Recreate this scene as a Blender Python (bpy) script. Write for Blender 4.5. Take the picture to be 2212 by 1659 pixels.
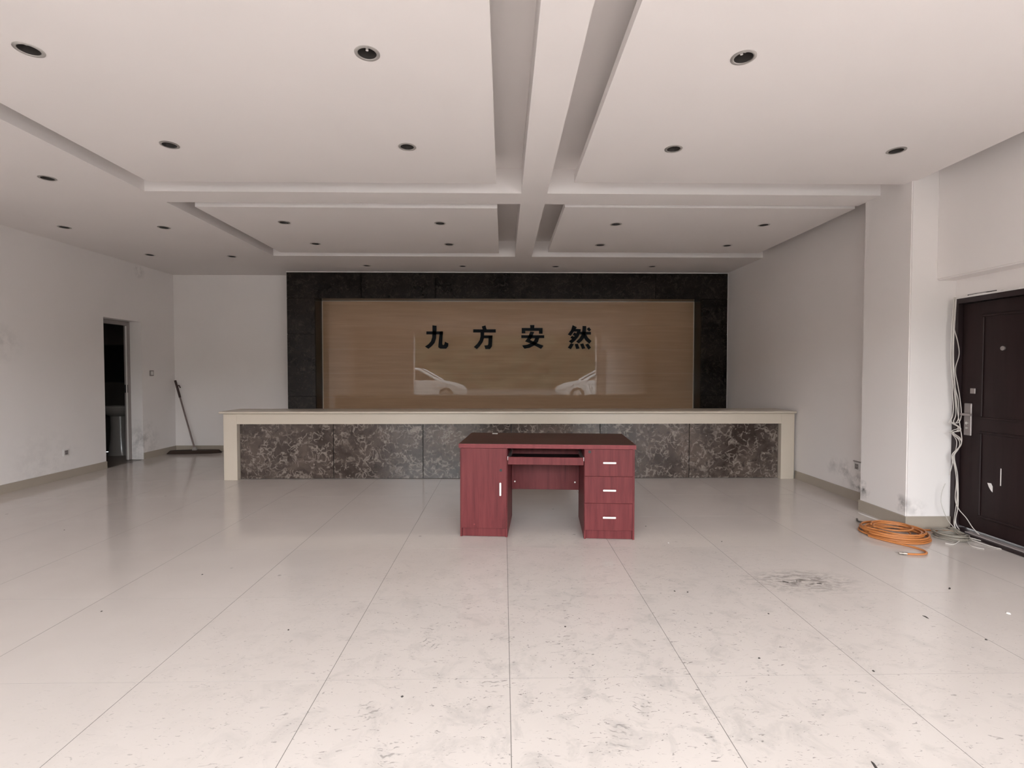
import bpy, bmesh, math, random
from mathutils import Vector, Matrix
random.seed(7)
scene = bpy.context.scene
for o in list(bpy.data.objects):
    bpy.data.objects.remove(o, do_unlink=True)
C = scene.collection
R = math.radians
PI = math.pi

# ------------------------------------------------------------------ camera
cam_d = bpy.data.cameras.new('camera')
cam_d.sensor_fit = 'HORIZONTAL'; cam_d.sensor_width = 36.0
cam_d.lens = 36.0 * 1071.0 / 2212.0
cam_d.clip_start = 0.05; cam_d.clip_end = 200
cam = bpy.data.objects.new('camera', cam_d); C.objects.link(cam)
cam.location = (0, 0, 1.345)
cam.rotation_euler = (R(90 - 1.48), 0, R(-0.99))
scene.camera = cam

# ------------------------------------------------------------------ sky, portal, exposure
world = bpy.data.worlds.new('overcast_sky'); scene.world = world
world.use_nodes = True
bg = world.node_tree.nodes['Background']
bg.inputs['Color'].default_value = (0.94, 0.98, 1.02, 1)
bg.inputs['Strength'].default_value = 6.75
FY = -1.86                       # facade plane behind the camera
OX0, OX1, OZ = -3.35, 3.50, 2.72  # the wide entrance opening
pl = bpy.data.lights.new('entrance_portal', 'AREA')
pl.shape = 'RECTANGLE'; pl.size = OX1 - OX0; pl.size_y = OZ
pl.cycles.is_portal = True
po = bpy.data.objects.new('entrance_portal', pl); C.objects.link(po)
po.location = ((OX0 + OX1) / 2, FY - 0.26, OZ / 2)
po.rotation_euler = (R(90), 0, 0)
po['kind'] = 'helper'
vs = scene.view_settings
vs.view_transform = 'Standard'; vs.look = 'None'; vs.exposure = 1.30; vs.gamma = 1.0
vs.use_curve_mapping = False
scene.cycles.diffuse_bounces = 5
scene.cycles.glossy_bounces = 3
scene.cycles.max_bounces = 6
scene.cycles.use_adaptive_sampling = True
scene.cycles.adaptive_threshold = 0.10
scene.cycles.caustics_reflective = False
scene.cycles.caustics_refractive = False
scene.cycles.sample_clamp_indirect = 8.0

# ------------------------------------------------------------------ materials
def new_mat(name):
    m = bpy.data.materials.new(name); m.use_nodes = True
    nt = m.node_tree
    return m, nt, nt.nodes['Principled BSDF']
def N(nt, typ, **kw):
    n = nt.nodes.new(typ)
    for k, v in kw.items():
        if k in n.inputs: n.inputs[k].default_value = v
        else: setattr(n, k, v)
    return n
def ramp(nt, fac, stops):
    r = nt.nodes.new('ShaderNodeValToRGB')
    while len(r.color_ramp.elements) < len(stops): r.color_ramp.elements.new(0.5)
    for e, (p, c) in zip(r.color_ramp.elements, stops):
        e.position = p; e.color = (*c, 1) if len(c) == 3 else c
    nt.links.new(fac, r.inputs[0]); return r
def mix(nt, fac, a, b, typ='MIX'):
    m = nt.nodes.new('ShaderNodeMix'); m.data_type = 'RGBA'; m.blend_type = typ
    for s, v in ((m.inputs[0], fac), (m.inputs[6], a), (m.inputs[7], b)):
        if hasattr(v, 'links'): nt.links.new(v, s)
        else: s.default_value = v if isinstance(v, float) else (*v, 1)
    return m.outputs[2]
def math_n(nt, op, a, b=None, clamp=False):
    m = nt.nodes.new('ShaderNodeMath'); m.operation = op; m.use_clamp = clamp
    for s, v in zip(m.inputs, (a, b)):
        if v is None: continue
        if hasattr(v, 'links'): nt.links.new(v, s)
        else: s.default_value = v
    return m.outputs[0]
def pos(nt, scale=(1, 1, 1), rand=False, obj=False):
    if obj:
        g = nt.nodes.new('ShaderNodeTexCoord').outputs['Object']
    else:
        g = nt.nodes.new('ShaderNodeNewGeometry').outputs['Position']
    if rand:
        oi = nt.nodes.new('ShaderNodeObjectInfo')
        k = math_n(nt, 'MULTIPLY', oi.outputs['Random'], 37.0)
        va = nt.nodes.new('ShaderNodeVectorMath'); va.operation = 'ADD'
        nt.links.new(g, va.inputs[0]); nt.links.new(k, va.inputs[1]); g = va.outputs[0]
    mp = nt.nodes.new('ShaderNodeMapping'); mp.inputs['Scale'].default_value = scale
    nt.links.new(g, mp.inputs['Vector']); return mp.outputs[0]
def noise(nt, vec, scale, detail=3.0, rough=0.5, dist=0.0):
    n = N(nt, 'ShaderNodeTexNoise', Scale=scale, Detail=detail, Roughness=rough, Distortion=dist)
    nt.links.new(vec, n.inputs['Vector']); return n.outputs['Fac']
def bump(nt, bsdf, h, strength=0.2, dist=0.002):
    b = N(nt, 'ShaderNodeBump', Strength=strength, Distance=dist)
    nt.links.new(h, b.inputs['Height']); nt.links.new(b.outputs[0], bsdf.inputs['Normal'])
def plain(name, col, rough=0.5, metal=0.0, var=0.06, vscale=8.0, spec=0.5):
    m, nt, b = new_mat(name)
    n = noise(nt, pos(nt), vscale)
    c = mix(nt, n, tuple(x * (1 - var) for x in col), tuple(min(1, x * (1 + var)) for x in col))
    nt.links.new(c, b.inputs['Base Color'])
    b.inputs['Roughness'].default_value = rough; b.inputs['Metallic'].default_value = metal
    b.inputs['Specular IOR Level'].default_value = spec
    return m

PAINT = (0.85, 0.803, 0.783)
def paint_mat(name, stains=()):
    """white emulsion; stains = [(centre, radius, strength)] damp and scuff patches"""
    m, nt, b = new_mat(name)
    p = pos(nt)
    col = mix(nt, noise(nt, p, 1.6, 1), tuple(x * 0.97 for x in PAINT), tuple(x * 1.02 for x in PAINT))
    if stains:
        st = None
        for (cx, cy, cz), rad, k in stains:
            d = nt.nodes.new('ShaderNodeVectorMath'); d.operation = 'DISTANCE'
            nt.links.new(p, d.inputs[0]); d.inputs[1].default_value = (cx, cy, cz)
            f = math_n(nt, 'SUBTRACT', 1.0, math_n(nt, 'DIVIDE', d.outputs['Value'], rad), True)
            f = math_n(nt, 'MULTIPLY', f, k)
            st = f if st is None else math_n(nt, 'MAXIMUM', st, f)
        n2 = ramp(nt, noise(nt, p, 9.0, 4, 0.65), [(0.42, (0, 0, 0)), (0.62, (1, 1, 1))]).outputs[0]
        col = mix(nt, math_n(nt, 'MULTIPLY', st, n2, True), col, (0.17, 0.16, 0.155))
    nt.links.new(col, b.inputs['Base Color'])
    b.inputs['Roughness'].default_value = 0.75; b.inputs['Specular IOR Level'].default_value = 0.25
    return m
M = {}
M['paint'] = paint_mat('white_paint')
M['paint_left'] = paint_mat('white_paint_left', [((-5.49, 7.62, 0.25), 0.4, 0.45), ((-5.49, 6.0, 0.2), 0.6, 0.12),
        ((-5.49, 5.55, 1.66), 0.25, 0.2), ((-5.49, 7.62, 2.85), 0.13, 0.5)])
M['paint_right'] = paint_mat('white_paint_right', [((3.66, 5.02, 0.17), 0.17, 1.0), ((3.66, 5.22, 0.27), 0.16, 0.55), ((3.66, 5.42, 0.30), 0.13, 0.4),
        ((3.66, 4.86, 0.15), 0.16, 1.2)])
M['paint_pillar'] = paint_mat('white_paint_pillar', [((3.44, 4.66, 0.21), 0.10, 1.2), ((3.44, 4.20, 0.20), 0.09, 0.9),
        ((3.52, 4.15, 0.16), 0.12, 0.3)])

FOOT = [(-0.36, 2.42, 0.9), (-0.53, 1.94, 0.5), (0.56, 1.97, -0.5), (-0.06, 2.10, 0.0), (0.43, 1.79, -0.3), (-0.40, 1.72, 0.2)]
def floor_mat():
    m, nt, b = new_mat('polished_beige_tile')
    p = pos(nt)
    oi = nt.nodes.new('ShaderNodeObjectInfo')
    base = mix(nt, noise(nt, p, 2.2, 3, 0.6), (0.575, 0.515, 0.475), (0.66, 0.60, 0.56))
    base = mix(nt, math_n(nt, 'MULTIPLY', oi.outputs['Random'], 0.25), base, (0.57, 0.52, 0.485))
    # cloudy grey footmarks, denser in the middle of the hall
    d = nt.nodes.new('ShaderNodeVectorMath'); d.operation = 'DISTANCE'
    nt.links.new(p, d.inputs[0]); d.inputs[1].default_value = (0.5, 2.0, 0)
    near = math_n(nt, 'SUBTRACT', 1.0, math_n(nt, 'DIVIDE', d.outputs['Value'], 2.6), True)
    sm = ramp(nt, noise(nt, p, 7.0, 4, 0.7, 0.6), [(0.50, (0, 0, 0)), (0.72, (1, 1, 1))]).outputs[0]
    f1 = math_n(nt, 'MULTIPLY', math_n(nt, 'MULTIPLY', sm, near), 0.55)
    col = mix(nt, f1, base, (0.33, 0.31, 0.29))
    # scuff lines: warped anisotropic noise
    ps = pos(nt, (1.0, 2.6, 1.0))
    sc = ramp(nt, noise(nt, ps, 22.0, 3, 0.62, 1.8), [(0.625, (0, 0, 0)), (0.69, (1, 1, 1))]).outputs[0]
    f2 = math_n(nt, 'MULTIPLY', math_n(nt, 'MULTIPLY', sc, math_n(nt, 'POWER', near, 0.7)), 0.95)
    col = mix(nt, f2, col, (0.20, 0.18, 0.165))
    # dusty shoe prints: ribbed ellipses
    fp = None
    wob = math_n(nt, 'MULTIPLY', noise(nt, p, 30.0, 1, 0.5), 9.0)
    for (fx, fy, fa) in FOOT:
        mp = nt.nodes.new('ShaderNodeMapping'); mp.vector_type = 'TEXTURE'
        mp.inputs['Location'].default_value = (fx, fy, 0); mp.inputs['Rotation'].default_value = (0, 0, fa)
        mp.inputs['Scale'].default_value = (0.052, 0.085, 1); nt.links.new(p, mp.inputs['Vector'])
        ln = nt.nodes.new('ShaderNodeVectorMath'); ln.operation = 'LENGTH'; nt.links.new(mp.outputs[0], ln.inputs[0])
        inside = math_n(nt, 'MULTIPLY', math_n(nt, 'SUBTRACT', 1.0, ln.outputs['Value'], True), 2.5, True)
        sx = nt.nodes.new('ShaderNodeSeparateXYZ'); nt.links.new(mp.outputs[0], sx.inputs[0])
        sn = math_n(nt, 'SINE', math_n(nt, 'ADD', math_n(nt, 'MULTIPLY', sx.outputs['Y'], 17.0), wob))
        st = math_n(nt, 'MULTIPLY', math_n(nt, 'SUBTRACT', sn, 0.45), 2.5, True)
        v_ = math_n(nt, 'MULTIPLY', inside, st)
        fp = v_ if fp is None else math_n(nt, 'MAXIMUM', fp, v_)
    brk = ramp(nt, noise(nt, p, 40.0, 1, 0.6), [(0.44, (0, 0, 0)), (0.58, (1, 1, 1))]).outputs[0]
    col = mix(nt, math_n(nt, 'MULTIPLY', math_n(nt, 'MULTIPLY', fp, brk), 0.6), col, (0.22, 0.20, 0.185))
    # the muddy patch right of the desk
    d2 = nt.nodes.new('ShaderNodeVectorMath'); d2.operation = 'DISTANCE'
    nt.links.new(pos(nt, (1.0, 2.0, 1.0)), d2.inputs[0]); d2.inputs[1].default_value = (1.90, 6.22, 0)
    mud = math_n(nt, 'SUBTRACT', 1.0, math_n(nt, 'DIVIDE', d2.outputs['Value'], 0.42), True)
    mn = ramp(nt, noise(nt, ps, 13.0, 4, 0.7, 0.8), [(0.44, (0, 0, 0)), (0.60, (1, 1, 1))]).outputs[0]
    col = mix(nt, math_n(nt, 'MULTIPLY', mud, mn, True), col, (0.17, 0.15, 0.135))
    # small grey spots everywhere
    vo = N(nt, 'ShaderNodeTexVoronoi', Scale=2.3); nt.links.new(p, vo.inputs['Vector'])
    sp = ramp(nt, vo.outputs['Distance'], [(0.018, (1, 1, 1)), (0.035, (0, 0, 0))]).outputs[0]
    col = mix(nt, math_n(nt, 'MULTIPLY', sp, 0.5), col, (0.22, 0.2, 0.18))
    nt.links.new(col, b.inputs['Base Color'])
    rg = math_n(nt, 'ADD', math_n(nt, 'MULTIPLY', noise(nt, p, 5.0, 1, 0.6), 0.12), 0.06)
    nt.links.new(rg, b.inputs['Roughness'])
    b.inputs['Specular IOR Level'].default_value = 0.45
    return m
M['floor'] = floor_mat()
M['grout'] = plain('dark_grout', (0.16, 0.145, 0.13), 0.9)
M['baseboard'] = plain('beige_baseboard_tile', (0.40, 0.345, 0.285), 0.28, var=0.08, vscale=3)
M['cream'] = plain('cream_artificial_stone', (0.62, 0.545, 0.455), 0.28, var=0.05, vscale=3)
M['chip'] = plain('white_plaster', (0.78, 0.75, 0.73), 0.8)

def marble_mat(name, dark, mid, vein, veinamt, spec=0.45):
    m, nt, b = new_mat(name)
    p = pos(nt, rand=True)
    wn = N(nt, 'ShaderNodeTexNoise', Scale=7.0, Detail=2.0, Roughness=0.5); nt.links.new(p, wn.inputs['Vector'])
    wv = nt.nodes.new('ShaderNodeVectorMath'); wv.operation = 'SCALE'; wv.inputs[3].default_value = 0.12
    nt.links.new(wn.outputs['Color'], wv.inputs[0])
    va = nt.nodes.new('ShaderNodeVectorMath'); va.operation = 'ADD'
    nt.links.new(p, va.inputs[0]); nt.links.new(wv.outputs[0], va.inputs[1])
    cloud = ramp(nt, noise(nt, p, 2.6, 6, 0.62, 0.5), [(0.36, dark), (0.64, mid)]).outputs[0]
    def contour(vec, sc, off, w):
        nn = noise(nt, vec, sc, 1.5, 0.5, 0.4)
        dd = math_n(nt, 'ABSOLUTE', math_n(nt, 'SUBTRACT', nn, off))
        return ramp(nt, dd, [(0.0, (1, 1, 1)), (w, (0, 0, 0))]).outputs[0]
    e1 = math_n(nt, 'MAXIMUM', contour(va.outputs[0], 12.0, 0.50, 0.050), contour(va.outputs[0], 9.0, 0.57, 0.038))
    brk = ramp(nt, noise(nt, p, 13.0, 2, 0.5), [(0.40, (0, 0, 0)), (0.54, (1, 1, 1))]).outputs[0]
    e1 = math_n(nt, 'MULTIPLY', e1, brk)
    patch = ramp(nt, noise(nt, p, 3.5, 4, 0.6), [(0.34, (0.3, 0.3, 0.3)), (0.52, (1, 1, 1))]).outputs[0]
    f = math_n(nt, 'MULTIPLY', math_n(nt, 'MULTIPLY', e1, patch), veinamt)
    col = mix(nt, f, cloud, vein)
    dk = ramp(nt, noise(nt, va.outputs[0], 18.0, 3, 0.6), [(0.56, (0, 0, 0)), (0.70, (1, 1, 1))]).outputs[0]
    col = mix(nt, math_n(nt, 'MULTIPLY', dk, 0.7), col, tuple(x * 0.55 for x in dark))
    v2 = N(nt, 'ShaderNodeTexVoronoi', Scale=7.0); nt.links.new(p, v2.inputs['Vector'])
    s2 = ramp(nt, v2.outputs['Distance'], [(0.045, (1, 1, 1)), (0.075, (0, 0, 0))]).outputs[0]
    col = mix(nt, math_n(nt, 'MULTIPLY', s2, 0.5 * veinamt), col, tuple(min(1, x * 1.8) for x in vein))
    nt.links.new(col, b.inputs['Base Color'])
    b.inputs['Roughness'].default_value = 0.2; b.inputs['Specular IOR Level'].default_value = spec
    return m
M['marble'] = marble_mat('brown_veined_marble', (0.040, 0.027, 0.022), (0.120, 0.090, 0.075), (0.30, 0.25, 0.215), 0.85)
M['marble_dark'] = marble_mat('dark_veined_marble', (0.007, 0.005, 0.0042), (0.022, 0.017, 0.0145), (0.060, 0.050, 0.044), 0.6, 0.22)

def travertine():
    m, nt, b = new_mat('wood_vein_travertine')
    p = pos(nt, (0.35, 1, 7.0), rand=True)
    n1 = noise(nt, p, 3.0, 6, 0.6, 0.3)
    c = ramp(nt, n1, [(0.25, (0.40, 0.258, 0.160)), (0.55, (0.44, 0.288, 0.182)), (0.8, (0.49, 0.328, 0.212))]).outputs[0]
    fine = ramp(nt, noise(nt, pos(nt, (0.25, 1, 22.0), rand=True), 4.0, 4, 0.6), [(0.64, (0, 0, 0)), (0.76, (1, 1, 1))]).outputs[0]
    c = mix(nt, math_n(nt, 'MULTIPLY', fine, 0.12), c, (0.28, 0.18, 0.115))
    nt.links.new(c, b.inputs['Base Color'])
    b.inputs['Roughness'].default_value = 0.015; b.inputs['Specular IOR Level'].default_value = 0.30
    return m
M['travertine'] = travertine()

def wood(name, c0, c1, c2, rough, scale=(9, 9, 0.7), spec=0.35):
    m, nt, b = new_mat(name)
    p = pos(nt, scale, rand=True, obj=True)
    n1 = noise(nt, p, 3.0, 6, 0.62, 0.4)
    c = ramp(nt, n1, [(0.28, c0), (0.52, c1), (0.78, c2)]).outputs[0]
    nt.links.new(c, b.inputs['Base Color'])
    b.inputs['Roughness'].default_value = rough; b.inputs['Specular IOR Level'].default_value = spec
    return m
M['red_wood'] = wood('red_mahogany_veneer', (0.092, 0.016, 0.018), (0.142, 0.027, 0.0295), (0.175, 0.039, 0.040), 0.45, spec=0.25)
M['red_edge'] = wood('red_edge_band', (0.16, 0.030, 0.034), (0.20, 0.040, 0.044), (0.23, 0.05, 0.053), 0.4, spec=0.25)
M['desk_top'] = wood('darker_top_wood', (0.038, 0.015, 0.014), (0.055, 0.020, 0.018), (0.075, 0.026, 0.024), 0.38, (0.7, 9, 9))  # desktop colour set darker than the red wood of the fronts
M['dark_wood'] = wood('dark_inner_board', (0.05, 0.018, 0.017), (0.075, 0.025, 0.024), (0.09, 0.03, 0.03), 0.5)
M['black'] = plain('black_plastic', (0.012, 0.011, 0.012), 0.4)
M['letter'] = plain('black_acrylic', (0.004, 0.0055, 0.008), 0.55, spec=0.15)
M['silver'] = plain('satin_silver_metal', (0.78, 0.76, 0.74), 0.32, 0.9)
M['handle'] = plain('bright_satin_handle', (0.86, 0.80, 0.76), 0.45, 0.15)
M['white_plastic'] = plain('white_plastic', (0.75, 0.72, 0.70), 0.4)
M['grey_plastic'] = plain('grey_plastic', (0.30, 0.27, 0.26), 0.45)
M['reflector'] = plain('metal_reflector', (0.42, 0.40, 0.38), 0.35, 0.7)
M['can'] = plain('dark_lamp_can', (0.045, 0.038, 0.034), 0.6)
M['ring'] = plain('white_metal_ring', (0.70, 0.66, 0.63), 0.4)
M['bulb'] = plain('white_lamp_glass', (0.85, 0.83, 0.80), 0.25)
M['door'] = wood('dark_brown_steel_door', (0.016, 0.0085, 0.009), (0.022, 0.012, 0.012), (0.028, 0.015, 0.015), 0.42, (6, 6, 0.5), 0.2)
M['door_frame'] = plain('dark_brown_steel_frame', (0.020, 0.011, 0.012), 0.4)
M['door_steel'] = plain('worn_door_handle', (0.33, 0.29, 0.28), 0.45, 0.6)
M['hose'] = plain('orange_rubber_hose', (0.50, 0.185, 0.055), 0.42, var=0.1)
M['grey_hose'] = plain('grey_rubber', (0.10, 0.09, 0.08), 0.6)
M['brass'] = plain('nickel_coupling', (0.6, 0.55, 0.5), 0.3, 0.9)
M['cable'] = plain('dusty_white_cable', (0.60, 0.56, 0.52), 0.5, var=0.08)
M['cable_floor'] = plain('dusty_grey_cable', (0.27, 0.24, 0.20), 0.55, var=0.15)
M['mop_pole'] = plain('dull_metal_pole', (0.20, 0.15, 0.14), 0.4, 0.3)
M['mop_grip'] = plain('dark_brown_grip', (0.045, 0.022, 0.018), 0.5)
M['mop_head'] = plain('dark_brown_mop_fibre', (0.040, 0.024, 0.016), 0.95, var=0.35, vscale=60)
M['porcelain'] = plain('grey_porcelain', (0.30, 0.275, 0.255), 0.2)  # even base colour, toned down well below white porcelain
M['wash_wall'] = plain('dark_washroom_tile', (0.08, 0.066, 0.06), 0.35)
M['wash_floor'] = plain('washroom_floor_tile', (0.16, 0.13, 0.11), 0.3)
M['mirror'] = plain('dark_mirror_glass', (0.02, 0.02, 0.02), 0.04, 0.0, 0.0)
M['jamb'] = plain('grey_aluminium_jamb', (0.30, 0.26, 0.25), 0.45)
M['debris'] = plain('dark_dirt_crumb', (0.05, 0.042, 0.038), 0.9)
M['yard'] = plain('yard_concrete', (0.07, 0.07, 0.068), 0.9, var=0.15, vscale=0.7)
M['leaf'] = plain('hedge_leaves', (0.045, 0.06, 0.03), 0.8, var=0.5, vscale=5)
M['car_paint'] = plain('white_car_paint', (0.80, 0.80, 0.79), 0.2)
M['car_glass'] = plain('dark_car_glass', (0.02, 0.022, 0.024), 0.05)
M['tyre'] = plain('black_tyre', (0.02, 0.02, 0.02), 0.8)

# ------------------------------------------------------------------ mesh helpers
def tag(o, label=None, cat=None, group=None, kind=None):
    if label: o['label'] = label
    if cat: o['category'] = cat
    if group: o['group'] = group
    if kind: o['kind'] = kind
    return o
def link(name, me, mat=None, parent=None, loc=None):
    o = bpy.data.objects.new(name, me); C.objects.link(o)
    if mat is not None and me is not None and not me.materials:
        me.materials.append(M[mat] if isinstance(mat, str) else mat)
    if parent is not None: o.parent = parent
    if loc is not None: o.location = loc
    return o
def obj(name, bm, mat, parent=None, smooth=False, loc=None):
    bmesh.ops.recalc_face_normals(bm, faces=bm.faces)
    me = bpy.data.meshes.new(name); bm.to_mesh(me); bm.free()
    if smooth:
        for f in me.polygons: f.use_smooth = True
        try: me.set_sharp_from_angle(angle=R(40))
        except Exception: pass
    return link(name, me, mat, parent, loc)
def empty(name, loc=(0, 0, 0), rz=0.0):
    o = bpy.data.objects.new(name, None); C.objects.link(o)
    o.empty_display_size = 0.1; o.location = loc; o.rotation_euler = (0, 0, rz); return o
def bx(bm, x0, x1, y0, y1, z0, z1):
    vs_ = [bm.verts.new(p) for p in ((x0, y0, z0), (x1, y0, z0), (x1, y1, z0), (x0, y1, z0),
                                     (x0, y0, z1), (x1, y0, z1), (x1, y1, z1), (x0, y1, z1))]
    for f in ((3, 2, 1, 0), (4, 5, 6, 7), (0, 1, 5, 4), (1, 2, 6, 5), (2, 3, 7, 6), (3, 0, 4, 7)):
        bm.faces.new([vs_[i] for i in f])
    return vs_
def box(name, dims, mat, parent=None, bev=0.0, seg=1, loc=None):
    bm = bmesh.new(); bx(bm, *dims)
    if bev: bmesh.ops.bevel(bm, geom=list(bm.edges), offset=bev, segments=seg, affect='EDGES', profile=0.5)
    return obj(name, bm, mat, parent, smooth=bev > 0 and seg > 1, loc=loc)
def lathe(bm, prof, segs=24, cx=0, cy=0, cap=True):
    rings = []
    for r_, z in prof:
        rings.append([bm.verts.new((cx + r_ * math.cos(2 * PI * i / segs), cy + r_ * math.sin(2 * PI * i / segs), z)) for i in range(segs)])
    for a, b in zip(rings, rings[1:]):
        for i in range(segs):
            j = (i + 1) % segs
            bm.faces.new((a[i], a[j], b[j], b[i]))
    if cap:
        if prof[0][0] > 1e-6: bm.faces.new(rings[0][::-1])
        if prof[-1][0] > 1e-6: bm.faces.new(rings[-1])
def smooth_path(pts, n=8):
    pts = [Vector(p) for p in pts]
    if len(pts) < 3: return pts
    out = []
    P = [pts[0] * 2 - pts[1]] + pts + [pts[-1] * 2 - pts[-2]]
    for i in range(1, len(P) - 2):
        for k in range(n):
            t = k / n
            a, b, c, d = P[i - 1], P[i], P[i + 1], P[i + 2]
            out.append(0.5 * ((2 * b) + (c - a) * t + (2 * a - 5 * b + 4 * c - d) * t * t + (3 * b - a - 3 * c + d) * t ** 3))
    out.append(pts[-1]); return out
def tube(bm, pts, r_, segs=8, r_end=None):
    pts = [Vector(p) for p in pts]
    n = len(pts); rings = []
    up = Vector((0, 0, 1))
    t0 = (pts[1] - pts[0]).normalized()
    nrm = t0.cross(up)
    if nrm.length < 1e-3: nrm = t0.cross(Vector((1, 0, 0)))
    nrm.normalize()
    for i in range(n):
        t = (pts[min(i + 1, n - 1)] - pts[max(i - 1, 0)])
        if t.length < 1e-9: t = t0.copy()
        t.normalize()
        nrm = nrm - t * nrm.dot(t)
        if nrm.length < 1e-6: nrm = t.orthogonal()
        nrm.normalize(); bi = t.cross(nrm)
        rr = r_ if r_end is None else r_ + (r_end - r_) * i / (n - 1)
        rings.append([bm.verts.new(pts[i] + nrm * (rr * math.cos(2 * PI * k / segs)) + bi * (rr * math.sin(2 * PI * k / segs))) for k in range(segs)])
    for a, b in zip(rings, rings[1:]):
        for i in range(segs):
            j = (i + 1) % segs
            bm.faces.new((a[i], a[j], b[j], b[i]))
    bm.faces.new(rings[0][::-1]); bm.faces.new(rings[-1])
def prism_xz(bm, poly, y0, y1):
    """polygon in (x, z) extruded from y0 (front) to y1 (back)"""
    f_ = [bm.verts.new((x, y0, z)) for x, z in poly]
    b_ = [bm.verts.new((x, y1, z)) for x, z in poly]
    bm.faces.new(f_); bm.faces.new(b_[::-1])
    for i in range(len(poly)):
        j = (i + 1) % len(poly)
        bm.faces.new((f_[i], b_[i], b_[j], f_[j]))
def copy_tree(o, parent=None):
    c = o.copy(); C.objects.link(c); c.parent = parent
    for ch in list(o.children): copy_tree(ch, c)
    return c

# ------------------------------------------------------------------ room constants (metres)
XL, XR, YB = -5.49, 3.66, 8.38        # left wall, right wall behind the pillar, back wall
XD = 3.83                             # wall plane that holds the dark door
ZC = 2.945                            # soffit and floating panels
ZR = 3.165                            # top of the ceiling recesses

# ------------------------------------------------------------------ floor of large polished tiles
floor = box('floor', (XL - 0.02, XD + 0.02, FY - 0.30, YB + 0.02, -0.12, -0.0003), 'grout')
tag(floor, 'polished beige tiled floor of the empty hall, scuffed in the foreground', kind='structure')
G = 0.8; TX0, TY0 = 0.027, 2.138
tile_full = None
def tile_mesh(w, d):
    bm = bmesh.new()
    g = 0.0014
    v = bx(bm, g, w - g, 0.0007, d - 0.0007, -0.012, 0.0)
    bmesh.ops.recalc_face_normals(bm, faces=bm.faces)
    me = bpy.data.meshes.new('floor_tile'); bm.to_mesh(me); bm.free()
    me.materials.append(M['floor']); return me
cache = {}
for i in range(-8, 6):
    x0, x1 = max(TX0 + G * i, XL), min(TX0 + G * (i + 1), XD)
    if x1 - x0 < 0.02: continue
    for j in range(-5, 9):
        y0, y1 = TY0 + G * j, min(TY0 + G * (j + 1), YB)
        if y1 - y0 < 0.02: continue
        key = (round(x1 - x0, 3), round(y1 - y0, 3))
        if key not in cache: cache[key] = tile_mesh(*key)
        t = link('floor_tile', cache[key], None, floor, (x0, y0, 0))

# ------------------------------------------------------------------ left wall with washroom doorway
DY0, DY1, DZ = 6.92, 7.63, 2.09       # opening
WT = 0.24
bm = bmesh.new()
bx(bm, XL - WT, XL, FY - 0.3, DY0, 0, 3.3)
bx(bm, XL - WT, XL, DY1, YB + 0.2, 0, 3.3)
bx(bm, XL - WT, XL, DY0, DY1, DZ, 3.3)
wall_left = obj('wall_left', bm, 'paint_left')
tag(wall_left, 'long white painted side wall pierced by a narrow dark doorway', kind='structure')
door2 = empty('door_2', (XL, DY0, 0))
tag(door2, 'open doorway with grey metal lining leading to the dark washroom', kind='structure')
L = lambda dims: (dims[0] - XL, dims[1] - XL, dims[2] - DY0, dims[3] - DY0, dims[4], dims[5])
box('jamb', L((XL - 0.235, XL - 0.17, DY1 - 0.045, DY1 - 0.001, 0.003, DZ - 0.001)), 'jamb', door2, 0.004)
box('jamb', L((XL - 0.235, XL - 0.17, DY0 + 0.001, DY0 + 0.045, 0.003, DZ - 0.001)), 'jamb', door2, 0.004)
box('door_head', L((XL - 0.235, XL - 0.17, DY0 + 0.046, DY1 - 0.046, DZ - 0.06, DZ - 0.001)), 'jamb', door2, 0.004)
box('strike_plate', L((XL - 0.225, XL - 0.18, DY1 - 0.052, DY1 - 0.0455, 1.02, 1.14)), 'black', door2)
box('door_stop', L((XL - 0.20, XL - 0.185, DY1 - 0.06, DY1 - 0.0455, 0.003, DZ - 0.065)), 'white_plastic', door2)

# back wall, right wall, pillar, upper beam, door wall
wall_back = box('wall_back', (XL, XD + 0.3, YB, YB + 0.2, 0, 3.3), 'paint')
tag(wall_back, 'white painted end wall behind the marble feature wall', kind='structure')
wall_right = box('wall_right', (XR, XD + 0.3, 4.70, YB, 0, 3.3), 'paint_right')
tag(wall_right, 'white painted side wall with damp stains behind the pillar', kind='structure')
bm = bmesh.new()
bx(bm, 3.44, XD + 0.3, 4.15, 4.70, 0, 3.3)
bmesh.ops.bevel(bm, geom=[e for e in bm.edges if abs(e.verts[0].co.x - 3.44) < 1e-4 and abs(e.verts[1].co.x - 3.44) < 1e-4 and abs(e.verts[0].co.z - e.verts[1].co.z) > 1],
                offset=0.008, segments=2, affect='EDGES')
pillar = obj('wall_pillar', bm, 'paint_pillar')
tag(pillar, 'white painted pillar standing between the side wall and the dark door', kind='structure')
# wall around the dark door
RY0, RY1, RZ = 3.19, 4.149, 1.955
bm = bmesh.new()
bx(bm, XD, XD + 0.3, FY - 0.3, RY0, 0, 3.3)
bx(bm, XD, XD + 0.3, RY0, RY1, RZ, 3.3)
bx(bm, XD + 0.22, XD + 0.3, RY0, RY1, 0, RZ)
wall_door = obj('wall_door_side', bm, 'paint')
tag(wall_door, 'white painted wall around and above the dark brown door', kind='structure')
bm = bmesh.new(); bx(bm, 3.665, XD - 0.001, FY - 0.0, 4.149, 2.112, 3.165)
bmesh.ops.bevel(bm, geom=[e for e in bm.edges if all(abs(v.co.x - 3.665) < 1e-4 for v in e.verts) and all(v.co.z < 2.2 for v in e.verts)], offset=0.012, segments=2, affect='EDGES')
tag(obj('wall_beam', bm, 'paint'), 'white painted beam box projecting from the wall above the dark door', kind='structure')

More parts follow.
